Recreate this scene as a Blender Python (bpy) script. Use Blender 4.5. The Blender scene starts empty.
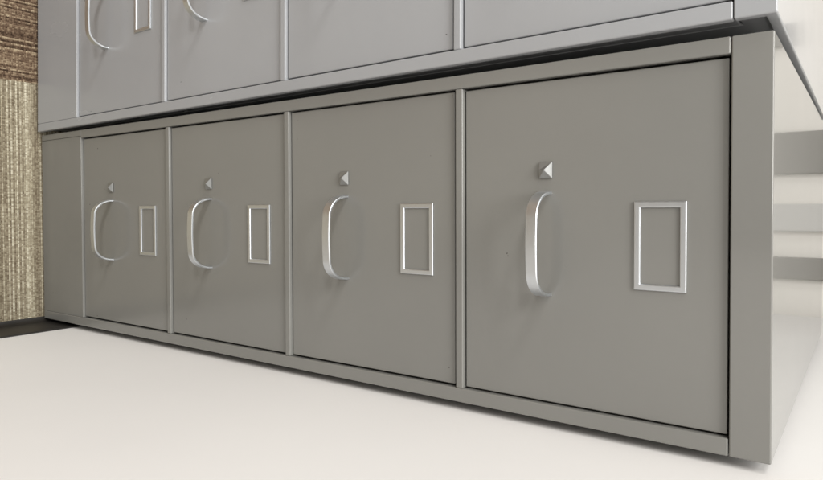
import bpy, bmesh, math, random
from mathutils import Vector, Matrix
random.seed(4)
scene = bpy.context.scene
COL = scene.collection

# ------------------------------------------------------------------ materials
def new_mat(name):
    m = bpy.data.materials.new(name); m.use_nodes = True
    nt = m.node_tree
    return m, nt, nt.nodes['Principled BSDF']

def N(nt, kind, **kw):
    n = nt.nodes.new(kind)
    for k, v in kw.items():
        if k in n.inputs.keys() if isinstance(k, str) else False: n.inputs[k].default_value = v
        else: setattr(n, k, v)
    return n

def noise(nt, coord, scale, detail=3, stretch=None, rough=.5):
    src = coord
    if stretch:
        mp = nt.nodes.new('ShaderNodeMapping'); mp.inputs['Scale'].default_value = stretch
        nt.links.new(coord, mp.inputs['Vector']); src = mp.outputs['Vector']
    n = nt.nodes.new('ShaderNodeTexNoise'); n.inputs['Scale'].default_value = scale
    n.inputs['Detail'].default_value = detail; n.inputs['Roughness'].default_value = rough
    nt.links.new(src, n.inputs['Vector'])
    return n.outputs['Fac']

def ramp(nt, fac, stops):
    r = nt.nodes.new('ShaderNodeValToRGB'); e = r.color_ramp.elements
    while len(e) < len(stops): e.new(.5)
    for el, (p, c) in zip(e, stops):
        el.position = p; el.color = (*c, 1) if len(c) == 3 else c
    nt.links.new(fac, r.inputs['Fac'])
    return r.outputs['Color']

def g(v): return (v, v, v)

def paint(name, col, rough, seed=0, coat=0.0, wave=.05):
    m, nt, b = new_mat(name)
    tc = nt.nodes.new('ShaderNodeTexCoord').outputs['Object']
    c0 = tuple(c * .955 for c in col); c1 = tuple(c * 1.035 for c in col)
    big = noise(nt, tc, 3.2 + seed, 4)
    base = ramp(nt, big, [(.3, c0), (.7, c1)])
    sc1 = noise(nt, tc, 34, 2, (.09, 1, 1.6)); sc2 = noise(nt, tc, 7, 2)
    k1 = ramp(nt, sc1, [(.755, g(0)), (.79, g(1))]); k2 = ramp(nt, sc2, [(.52, g(0)), (.62, g(.05))])
    mu = nt.nodes.new('ShaderNodeMath'); mu.operation = 'MULTIPLY'; nt.links.new(k1, mu.inputs[0]); nt.links.new(k2, mu.inputs[1])
    chips = ramp(nt, noise(nt, tc, 120, 2), [(.792, g(0)), (.80, g(.8))])
    mxc = nt.nodes.new('ShaderNodeMix'); mxc.data_type = 'RGBA'; nt.links.new(mu.outputs[0], mxc.inputs[0])
    nt.links.new(base, mxc.inputs[6]); mxc.inputs[7].default_value = (*[min(1, c * 1.5) for c in col], 1)
    mxd = nt.nodes.new('ShaderNodeMix'); mxd.data_type = 'RGBA'; nt.links.new(chips, mxd.inputs[0])
    nt.links.new(mxc.outputs[2], mxd.inputs[6]); mxd.inputs[7].default_value = (.05, .045, .04, 1)
    nt.links.new(mxd.outputs[2], b.inputs['Base Color'])
    # faint smudges and wiping marks change the gloss
    sm = noise(nt, tc, 9, 5, (1, 1, .35), .6)
    nt.links.new(ramp(nt, sm, [(.3, g(rough * .86)), (.75, g(rough * 1.2))]), b.inputs['Roughness'])
    # orange peel of sprayed enamel, and a very slight oil-canning of the sheet
    f = noise(nt, tc, 520, 1)
    bp = nt.nodes.new('ShaderNodeBump'); bp.inputs['Strength'].default_value = .045; bp.inputs['Distance'].default_value = .0006
    nt.links.new(f, bp.inputs['Height'])
    w = noise(nt, tc, 5, 1)
    b2 = nt.nodes.new('ShaderNodeBump'); b2.inputs['Strength'].default_value = wave; b2.inputs['Distance'].default_value = .004
    nt.links.new(w, b2.inputs['Height']); nt.links.new(bp.outputs['Normal'], b2.inputs['Normal'])
    nt.links.new(b2.outputs['Normal'], b.inputs['Normal'])
    b.inputs['Specular IOR Level'].default_value = .5
    b.inputs['Coat Weight'].default_value = coat; b.inputs['Coat Roughness'].default_value = .12
    return m

def metal(name, col, rough):
    m, nt, b = new_mat(name)
    tc = nt.nodes.new('ShaderNodeTexCoord').outputs['Object']
    b.inputs['Base Color'].default_value = (*col, 1); b.inputs['Metallic'].default_value = 1
    f = noise(nt, tc, 160, 3, (.12, 1, 3))
    nt.links.new(ramp(nt, f, [(.3, g(rough * .92)), (.7, g(rough * 1.1))]), b.inputs['Roughness'])
    bp = nt.nodes.new('ShaderNodeBump'); bp.inputs['Strength'].default_value = .03; bp.inputs['Distance'].default_value = .0002
    nt.links.new(f, bp.inputs['Height']); nt.links.new(bp.outputs['Normal'], b.inputs['Normal'])
    return m

def wall_mat(name, col):
    m, nt, b = new_mat(name)
    tc = nt.nodes.new('ShaderNodeTexCoord').outputs['Object']
    big = noise(nt, tc, 2.5, 4)
    nt.links.new(ramp(nt, big, [(.3, tuple(c * .97 for c in col)), (.7, tuple(min(1, c * 1.015) for c in col))]), b.inputs['Base Color'])
    b.inputs['Roughness'].default_value = .62
    f = noise(nt, tc, 240, 4)
    bp = nt.nodes.new('ShaderNodeBump'); bp.inputs['Strength'].default_value = .10; bp.inputs['Distance'].default_value = .0012
    nt.links.new(f, bp.inputs['Height']); nt.links.new(bp.outputs['Normal'], b.inputs['Normal'])
    return m

def rubber(name):
    m, nt, b = new_mat(name)
    tc = nt.nodes.new('ShaderNodeTexCoord').outputs['Object']
    f = noise(nt, tc, 40, 5)
    nt.links.new(ramp(nt, f, [(.3, (.010, .009, .008)), (.75, (.022, .019, .016))]), b.inputs['Base Color'])
    b.inputs['Roughness'].default_value = .5
    return m

RIB, LOOP = .0034, .0030           # yarn row pitch and loop length
def carpet(name, along, stops, flat=False):
    """looped carpet tile, yarn rows running along 'X' or 'Y'; every row has a yarn shade of its own"""
    m, nt, b = new_mat(name)
    tc = nt.nodes.new('ShaderNodeTexCoord').outputs['Object']
    sp = nt.nodes.new('ShaderNodeSeparateXYZ'); nt.links.new(tc, sp.inputs[0])
    u = sp.outputs['Y' if along == 'X' else 'X']; v = sp.outputs['X' if along == 'X' else 'Y']
    def snap(sock, step):
        n = nt.nodes.new('ShaderNodeMath'); n.operation = 'DIVIDE'; n.inputs[1].default_value = step; nt.links.new(sock, n.inputs[0])
        f = nt.nodes.new('ShaderNodeMath'); f.operation = 'FLOOR'; nt.links.new(n.outputs[0], f.inputs[0]); return f.outputs[0]
    iu, iv = snap(u, RIB), snap(v, LOOP)
    w1 = nt.nodes.new('ShaderNodeTexWhiteNoise'); w1.noise_dimensions = '1D'; nt.links.new(iu, w1.inputs['W'])
    cb = nt.nodes.new('ShaderNodeCombineXYZ'); nt.links.new(iu, cb.inputs[0]); nt.links.new(iv, cb.inputs[1])
    w2 = nt.nodes.new('ShaderNodeTexWhiteNoise'); w2.noise_dimensions = '2D'; nt.links.new(cb.outputs[0], w2.inputs['Vector'])
    # shade drifts slowly along a row
    sc = nt.nodes.new('ShaderNodeCombineXYZ'); nt.links.new(iu, sc.inputs[0])
    dv = nt.nodes.new('ShaderNodeMath'); dv.operation = 'MULTIPLY'; dv.inputs[1].default_value = 22; nt.links.new(v, dv.inputs[0]); nt.links.new(dv.outputs[0], sc.inputs[1])
    dn = nt.nodes.new('ShaderNodeTexNoise'); dn.inputs['Scale'].default_value = 1; dn.inputs['Detail'].default_value = 2; nt.links.new(sc.outputs[0], dn.inputs['Vector'])
    def mixf(a_, b_, f):
        n = nt.nodes.new('ShaderNodeMix'); n.data_type = 'FLOAT'; n.inputs[0].default_value = f
        nt.links.new(a_, n.inputs[2]); nt.links.new(b_, n.inputs[3]); return n.outputs[0]
    t = mixf(mixf(w1.outputs['Value'], dn.outputs['Fac'], .40), w2.outputs['Value'], .30)
    t = mixf(t, noise(nt, tc, 900, 2), .15)
    nt.links.new(ramp(nt, t, stops), b.inputs['Base Color'])
    b.inputs['Roughness'].default_value = .95; b.inputs['Specular IOR Level'].default_value = .1
    f = noise(nt, tc, 1500, 2)
    bp = nt.nodes.new('ShaderNodeBump'); bp.inputs['Strength'].default_value = .5; bp.inputs['Distance'].default_value = .0008
    nt.links.new(f, bp.inputs['Height']); nt.links.new(bp.outputs['Normal'], b.inputs['Normal'])
    return m

M_own = paint('grey_enamel', (.212, .210, .197), .20, 0, .0)
M_nbr = paint('light_grey_enamel', (.342, .350, .364), .24, 1.3, .0)
M_own_shell = paint('grey_enamel_shell', (.212, .210, .197), .085, 0, .0, .0008)
M_nbr_shell = paint('light_grey_enamel_shell', (.342, .350, .364), .10, 1.3, .0, .0008)
M_metal = metal('satin_nickel', (.66, .685, .71), .42)
M_latch = metal('cast_nickel', (.36, .365, .36), .6)
M_wall = wall_mat('white_wall_paint', (.80, .785, .772))
M_back = wall_mat('back_wall_paint', (.80, .77, .72))
M_refl_dark = wall_mat('dark_reflection_strip', (.22, .21, .19))  # dark tone of the added strips mirrored in the cabinet tops
M_refl_pale = wall_mat('pale_reflection_strip', (.55, .54, .52))  # paler tone for one of those added strips
M_rubber = rubber('black_rubber')
M_tan = carpet('tan_striped_carpet', 'X', [(.20, (.13, .102, .068)), (.42, (.255, .218, .155)), (.58, (.36, .32, .235)), (.80, (.64, .60, .48))])
M_brown = carpet('brown_striped_carpet', 'Y', [(.22, (.038, .024, .016)), (.42, (.115, .075, .050)), (.58, (.21, .150, .10)), (.78, (.42, .34, .23))])

# ------------------------------------------------------------------ geometry helpers
def box(bm, x0, x1, y0, y1, z0, z1):
    vs = [bm.verts.new(p) for p in ((x0,y0,z0),(x1,y0,z0),(x1,y1,z0),(x0,y1,z0),(x0,y0,z1),(x1,y0,z1),(x1,y1,z1),(x0,y1,z1))]
    for f in ((0,3,2,1),(4,5,6,7),(0,1,5,4),(1,2,6,5),(2,3,7,6),(3,0,4,7)):
        bm.faces.new([vs[i] for i in f])

def prism(bm, prof, x0, x1):
    """closed (y,z) outline run from x0 to x1"""
    a = [bm.verts.new((x0, y, z)) for y, z in prof]; b = [bm.verts.new((x1, y, z)) for y, z in prof]
    n = len(prof)
    bm.faces.new(a); bm.faces.new(b[::-1])
    for i in range(n):
        j = (i + 1) % n
        bm.faces.new((a[i], b[i], b[j], a[j]))

def obj(name, bm, m, parent=None, bevel=0, seg=2, smooth=True):
    bmesh.ops.recalc_face_normals(bm, faces=bm.faces[:])
    if bevel:
        es = [e for e in bm.edges if len(e.link_faces) == 2 and e.calc_face_angle(0) > .5]
        bmesh.ops.bevel(bm, geom=es, offset=bevel, segments=seg, profile=.5, affect='EDGES', clamp_overlap=True)
    me = bpy.data.meshes.new(name); bm.to_mesh(me); bm.free()
    mats = m if isinstance(m, (list, tuple)) else [m]
    for k in mats: me.materials.append(k)
    if smooth:
        me.polygons.foreach_set('use_smooth', [True] * len(me.polygons))
        me.set_sharp_from_angle(angle=math.radians(38))
    o = bpy.data.objects.new(name, me); COL.objects.link(o); o.parent = parent
    if smooth:
        wn = o.modifiers.new('weighted_normal', 'WEIGHTED_NORMAL'); wn.keep_sharp = True; wn.weight = 100
    return o

# ------------------------------------------------------------------ filing cabinet
W, H, D = .3764, 1.321, .715
LX0, LX1 = .0156, .3602            # inner edges of the two stiles
KICK = .1560
RAILS = [(.4316, .4412), (.7153, .7249), (.9991, 1.0087)]
DRAW = [(.1576, .4286), (.4431, .7123), (.7268, .9960), (1.0106, 1.2852)]
CAP = 1.2873
INS = .006

def handle_bm(z1):
    """bowed flat strap pull, top edge at z1, 12.5 mm deep strap"""
    bm = bmesh.new()
    xa, xb, d, r = .1365, .2440, .0330, .026
    path = []
    n = 12
    for i in range(n + 1):
        t = math.pi / 2 * i / n
        path.append((xa + r * (1 - math.cos(t)), -d * math.sin(t)))
    for i in range(1, 6):
        path.append((xa + r + (xb - xa - 2 * r) * i / 6, -d - .0012 * math.sin(math.pi * i / 6)))
    for i in range(n + 1):
        t = math.pi / 2 * i / n
        path.append((xb - r * (1 - math.sin(t)), -d * math.cos(t)))
    path = [(path[0][0], .006)] + path + [(path[-1][0], .006)]
    path = [Vector((x, y + .004)) for x, y in path]
    th, wd, c = .0032, .0125, .0008
    # cross-section: u = outward normal, v = z
    sec = [(-th/2, -wd/2 + c), (-th/2 + c, -wd/2), (th/2 - c, -wd/2), (th/2, -wd/2 + c),
           (th/2, wd/2 - c), (th/2 - c, wd/2), (-th/2 + c, wd/2), (-th/2, wd/2 - c)]
    rings = []
    for i, p in enumerate(path):
        a = path[max(i - 1, 0)]; b = path[min(i + 1, len(path) - 1)]
        t = (b - a).normalized(); nrm = Vector((t.y, -t.x))
        edge = min(i, len(path) - 1 - i)
        k = 1.0 + .25 * max(0, 1 - edge / 5)          # slightly wider feet
        rings.append([bm.verts.new((p.x + nrm.x * u, p.y + nrm.y * u, z1 - wd / 2 + v * k)) for u, v in sec])
    for A, B in zip(rings, rings[1:]):
        for j in range(8):
            bm.faces.new((A[j], A[(j+1) % 8], B[(j+1) % 8], B[j]))
    bm.faces.new(rings[0][::-1]); bm.faces.new(rings[-1])
    return bm

def latch_bm(zc):
    """small faceted thumb latch: hipped at its upper end, a ridge running down"""
    bm = bmesh.new()
    x0, x1, z0, z1, yb = .1038, .1210, zc - .0073, zc + .0073, .0038
    xm = (x0 + x1) / 2; h = .0068; e = .0012
    base = [bm.verts.new(p) for p in ((x0, yb, z0), (x1, yb, z0), (x1, yb, z1), (x0, yb, z1))]
    rim = [bm.verts.new(p) for p in ((x0, yb - e, z0), (x1, yb - e, z0), (x1, yb - e, z1), (x0, yb - e, z1))]
    apex = bm.verts.new((xm, yb - h, zc)); low = bm.verts.new((xm, yb - h * .42, z0))
    bm.faces.new(base[::-1])
    for i in range(4):
        j = (i + 1) % 4; bm.faces.new((base[i], base[j], rim[j], rim[i]))
    bm.faces.new((rim[0], rim[1], low)); bm.faces.new((rim[1], rim[2], apex, low)); bm.faces.new((rim[2], rim[3], apex)); bm.faces.new((rim[3], rim[0], low, apex))
    return bm

def holder_bm(z0, z1):
    """pressed label frame: raised outer and inner rims with a shallow channel between"""
    bm = bmesh.new()
    x0, x1, yb = .1462, .2320, .0042
    prof = [(0, 0), (0, .0012), (.0006, .0018), (.0012, .0019), (.0048, .0019), (.0054, .0017), (.0060, .0008), (.0060, 0)]
    rings = []
    for off, h in prof:
        rings.append([bm.verts.new(p) for p in ((x0+off, yb-h, z0+off), (x1-off, yb-h, z0+off), (x1-off, yb-h, z1-off), (x0+off, yb-h, z1-off))])
    for A, B in zip(rings, rings[1:]):
        for j in range(4):
            k = (j + 1) % 4; bm.faces.new((A[j], A[k], B[k], B[j]))
    return bm

def cabinet(paint_m, shell_m):
    root = bpy.data.objects.new('filing_cabinet', None); COL.objects.link(root)
    # carcass: closed shell with the cap lip reaching forward over the drawers
    bm = bmesh.new()
    # top sheet with its front lip at full width; the sides below it are set in a little
    prism(bm, [(0, CAP), (0, H), (D, H), (D, H - .010), (.010, H - .010), (.010, CAP)], 0, W)
    prism(bm, [(.0102, CAP + .0003), (.0102, H - .0102), (D - .001, H - .0102), (D - .001, 0), (.046, 0), (.046, CAP + .0003)], INS, W - INS)
    obj('body', bm, shell_m, root, .0016, 3)
    # stiles and rails
    bm = bmesh.new()
    box(bm, 0, .0118, 0, .010, 0, KICK)
    box(bm, 0, LX0, 0, .010, KICK + .0002, CAP - .0007)
    box(bm, LX1, W, 0, .010, 0, CAP - .0007)
    box(bm, INS, LX0 - .001, .0102, .045, KICK + .001, CAP - .001)
    box(bm, INS, .0110, .0102, .045, .001, KICK)
    box(bm, LX1 + .001, W - INS, .0102, .045, .001, CAP - .001)
    for a, b in RAILS: box(bm, LX0 + .0001, LX1 - .0001, .0002, .030, a, b)
    obj('front_frame', bm, paint_m, root, .0015, 4)
    bm = bmesh.new(); box(bm, .0121, LX1 - .0002, .0003, .030, .0, KICK)
    obj('kick_panel', bm, paint_m, root, .0008, 2)
    for x in (.05, W - .05):
        for y in (.09, D - .06):
            bm = bmesh.new()
            bmesh.ops.create_cone(bm, cap_ends=True, segments=20, radius1=.016, radius2=.012, depth=.0085, matrix=Matrix.Translation((x, y, -.0041)))
            obj('glide', bm, M_rubber, root)
    for z0, z1 in DRAW:
        jx, jy = random.uniform(-.0003, .0003), random.uniform(-.0005, .0003)
        bm = bmesh.new(); box(bm, .0179 + jx, .3578 + jx, .0046, .026, z0, z1)
        dr = obj('drawer', bm, paint_m, root, .0011, 3)
        dr.location.y = jy
        zc = z0 - 1.0106                                # offset from the top drawer
        obj('handle', handle_bm(1.1145 + zc), M_metal, dr)
        obj('latch', latch_bm(1.1095 + zc), M_latch, dr, .0003, 1, smooth=False)
        obj('label_holder', holder_bm(1.2016 + zc, 1.2500 + zc), M_metal, dr, smooth=False)
    return root

own = cabinet(M_own, M_own_shell)
own['label'] = 'darker grey four-drawer filing cabinet with its whole front showing, against the white wall'
own['category'] = 'filing cabinet'; own['group'] = 'filing cabinets standing side by side'
nbr = cabinet(M_nbr, M_nbr_shell)
nbr['label'] = 'lighter grey filing cabinet only partly in view, across the narrow dark gap'
nbr['category'] = 'filing cabinet'; nbr['group'] = 'filing cabinets standing side by side'
# stands a finger's width away, a few millimetres forward, leaning and turned very slightly
nbr.matrix_world = Matrix.Translation((-.0058, -.009, .003)) @ Matrix.Rotation(math.radians(-.9), 4, 'Z') @ Matrix.Rotation(math.radians(-.28), 4, 'Y') @ Matrix.Translation((-W, 0, 0))

# ------------------------------------------------------------------ wall with cove base
ZF = -.0082
WX = W + .0100
bm = bmesh.new(); box(bm, WX, WX + .12, -3.0, .97, ZF - .02, 2.75)
wall = obj('white_wall', bm, M_wall); wall['label'] = 'smooth white painted wall beside the whole filing cabinet, black rubber strip along its foot'; wall['category'] = 'wall'
bm = bmesh.new()
t = .0032; zt = .1045
prof = [(WX - .0002, ZF), (WX - .0002, zt), (WX - t + .001, zt), (WX - t, zt - .0012), (WX - t, ZF + .015), (WX - t - .0015, ZF + .0085),
        (WX - t - .0045, ZF + .0035), (WX - t - .0095, ZF + .001), (WX - t - .0095, ZF)]
a = [bm.verts.new((x, -3.0, z)) for x, z in prof]; b = [bm.verts.new((x, .965, z)) for x, z in prof]
bm.faces.new(a); bm.faces.new(b[::-1])
for i in range(len(prof)):
    j = (i + 1) % len(prof); bm.faces.new((a[i], b[i], b[j], a[j]))
obj('cove_base', bm, M_rubber, wall)

# wall behind the cabinets, seen only mirrored in their glossy tops
bm = bmesh.new(); box(bm, -3.0, WX + .12, 1.0, 1.12, ZF - .02, 2.75)
bw = obj('back_wall', bm, M_back); bw['label'] = 'white wall behind the filing cabinets, mirrored in their glossy tops'; bw['category'] = 'wall'
for x0, x1, z0, m in ((-.250, -.20, 1.408, M_refl_dark), (-.012, .080, ZF, M_refl_dark), (.145, .205, ZF, M_refl_pale), (.262, .310, ZF, M_refl_dark)):  # invented strips, out of view, added to give the tops banded reflections
    bm = bmesh.new(); box(bm, x0, x1, .985, .999, z0, 2.6)
    obj('reflection_strip', bm, m, bw, .002, 1)

# ------------------------------------------------------------------ carpet
import numpy as np
SX = -.1062
PILE = .0030
def loops(X, Y):
    """height of the loop pile at each point"""
    tan = X > SX
    u = np.where(tan, Y, X); v = np.where(tan, X, Y)
    iu = np.floor(u / RIB)
    ph = np.mod(np.sin(iu * 12.9898) * 43758.5453, 1.0)
    fu = np.mod(u / RIB, 1.0); fv = np.mod(v / LOOP + ph * 0, 1.0); iv = np.floor(v / LOOP)
    rnd = np.mod(np.sin(iu * 78.233 + iv * 37.719) * 43758.5453, 1.0)
    ridge = np.sqrt(np.clip(np.sin(np.pi * fu), 0, 1)); bead = np.sqrt(np.clip(np.sin(np.pi * fv), 0, 1))
    h = PILE * ridge * (.45 + .40 * bead + .15 * rnd)
    seam = np.clip(np.abs(X - SX) / .0012, 0, 1)
    return h * (.3 + .7 * seam)
def pile_sheet(x0, x1, y0, y1, step):
    nx = int(round((x1 - x0) / step)) + 1; ny = int(round((y1 - y0) / step)) + 1
    X, Y = np.meshgrid(np.linspace(x0, x1, nx), np.linspace(y0, y1, ny))
    Z = ZF - .0030 + loops(X, Y)
    co_ = np.stack([X, Y, Z], -1).reshape(-1, 3)
    q = np.arange(nx * ny).reshape(ny, nx)
    f = np.stack([q[:-1, :-1], q[:-1, 1:], q[1:, 1:], q[1:, :-1]], -1).reshape(-1, 4)
    mi = ((X[:-1, :-1] + step / 2) < SX).astype(np.int32).reshape(-1)
    return co_, f, mi
c1_, f1_, m1_ = pile_sheet(-.33, WX, -.22, .02, .0008)
# the rest of the floor, lower resolution not needed: plain sheet round the pile patch
XS = [-4.0, SX, .52]
ext = []
for (a0, a1, b0, b1, mi) in ((-4.0, -.33, -4.0, 1.1, 1), (-.33, SX, -4.0, -.22, 1), (-.33, SX, .02, 1.1, 1), (SX, .52, -4.0, -.22, 0), (SX, .52, .02, 1.1, 0)):
    ext.append(([(a0, b0), (a1, b0), (a1, b1), (a0, b1)], mi))
n0 = len(c1_)
c2_ = np.array([(x, y, ZF - .0012) for q, _ in ext for x, y in q]); f2_ = np.arange(len(c2_)).reshape(-1, 4) + n0
V = np.concatenate([c1_, c2_]); F = np.concatenate([f1_, f2_]); MI = np.concatenate([m1_, np.array([m for _, m in ext], dtype=np.int32)])
me = bpy.data.meshes.new('floor')
me.vertices.add(len(V)); me.vertices.foreach_set('co', V.astype(np.float32).ravel())
me.loops.add(F.size); me.loops.foreach_set('vertex_index', F.astype(np.int32).ravel())
me.polygons.add(len(F)); me.polygons.foreach_set('loop_start', np.arange(0, F.size, 4, dtype=np.int32))
me.materials.append(M_tan); me.materials.append(M_brown)
me.polygons.foreach_set('material_index', MI.astype(np.int32))
me.update(calc_edges=True); me.validate()
fl = bpy.data.objects.new('floor', me); COL.objects.link(fl); fl['kind'] = 'structure'

# ------------------------------------------------------------------ light: office ceiling troffers
def area(name, loc, sx, sy, power, col, target=None, rotz=0):
    l = bpy.data.lights.new(name, 'AREA'); l.shape = 'RECTANGLE'; l.size = sx; l.size_y = sy; l.energy = power; l.color = col
    o = bpy.data.objects.new(name, l); COL.objects.link(o); o.location = loc
    return o
area('ceiling_light', (-.42, -.62, 2.75), 1.2, .6, 33, (1, .985, .955))
area('ceiling_light', (-2.2, -2.3, 2.75), 1.2, .6, 60, (1, .985, .955))
area('ceiling_light', (-3.1, -1.0, 2.75), 1.2, .6, 74, (1, .985, .955))

w = bpy.data.worlds.new('World'); scene.world = w; w.use_nodes = True
nt = w.node_tree; bg = nt.nodes['Background']
tc = nt.nodes.new('ShaderNodeTexCoord'); sx = nt.nodes.new('ShaderNodeSeparateXYZ'); nt.links.new(tc.outputs['Generated'], sx.inputs[0])
mr = nt.nodes.new('ShaderNodeMapRange'); mr.inputs[1].default_value = -1; mr.inputs[2].default_value = 1
nt.links.new(sx.outputs['Z'], mr.inputs[0])
nt.links.new(ramp(nt, mr.outputs[0], [(.25, (.05, .048, .045)), (.47, (.10, .098, .092)), (.66, (.30, .298, .29)), (.82, (.66, .655, .64)), (.93, (1, .99, .965))]), bg.inputs['Color'])
bg.inputs['Strength'].default_value = 1.15

# ------------------------------------------------------------------ camera
cam = bpy.data.cameras.new('camera'); co = bpy.data.objects.new('camera', cam); COL.objects.link(co)
cam.sensor_fit = 'HORIZONTAL'; cam.sensor_width = 36; cam.lens = 36 * 638.088 / 823
cam.shift_x = -(415.135 - 411.5) / 823; cam.shift_y = (221.469 - 240) / 823
cam.clip_start = .01; cam.clip_end = 100
right = Vector((0.003087628, 0.57990275, 0.81467985)); down = Vector((0.99978563, -0.0184694, 0.00935765)); fwd = Vector((0.02047318, 0.81447632, -0.57983547))
mw = Matrix.Identity(4)
for i in range(3):
    mw[i][0] = right[i]; mw[i][1] = -down[i]; mw[i][2] = -fwd[i]
mw[0][3], mw[1][3], mw[2][3] = 0.152196, -0.626645, 1.388406
co.matrix_world = mw
scene.camera = co
scene.view_settings.view_transform = 'Standard'; scene.view_settings.look = 'None'
scene.view_settings.exposure = .14; scene.view_settings.gamma = 1
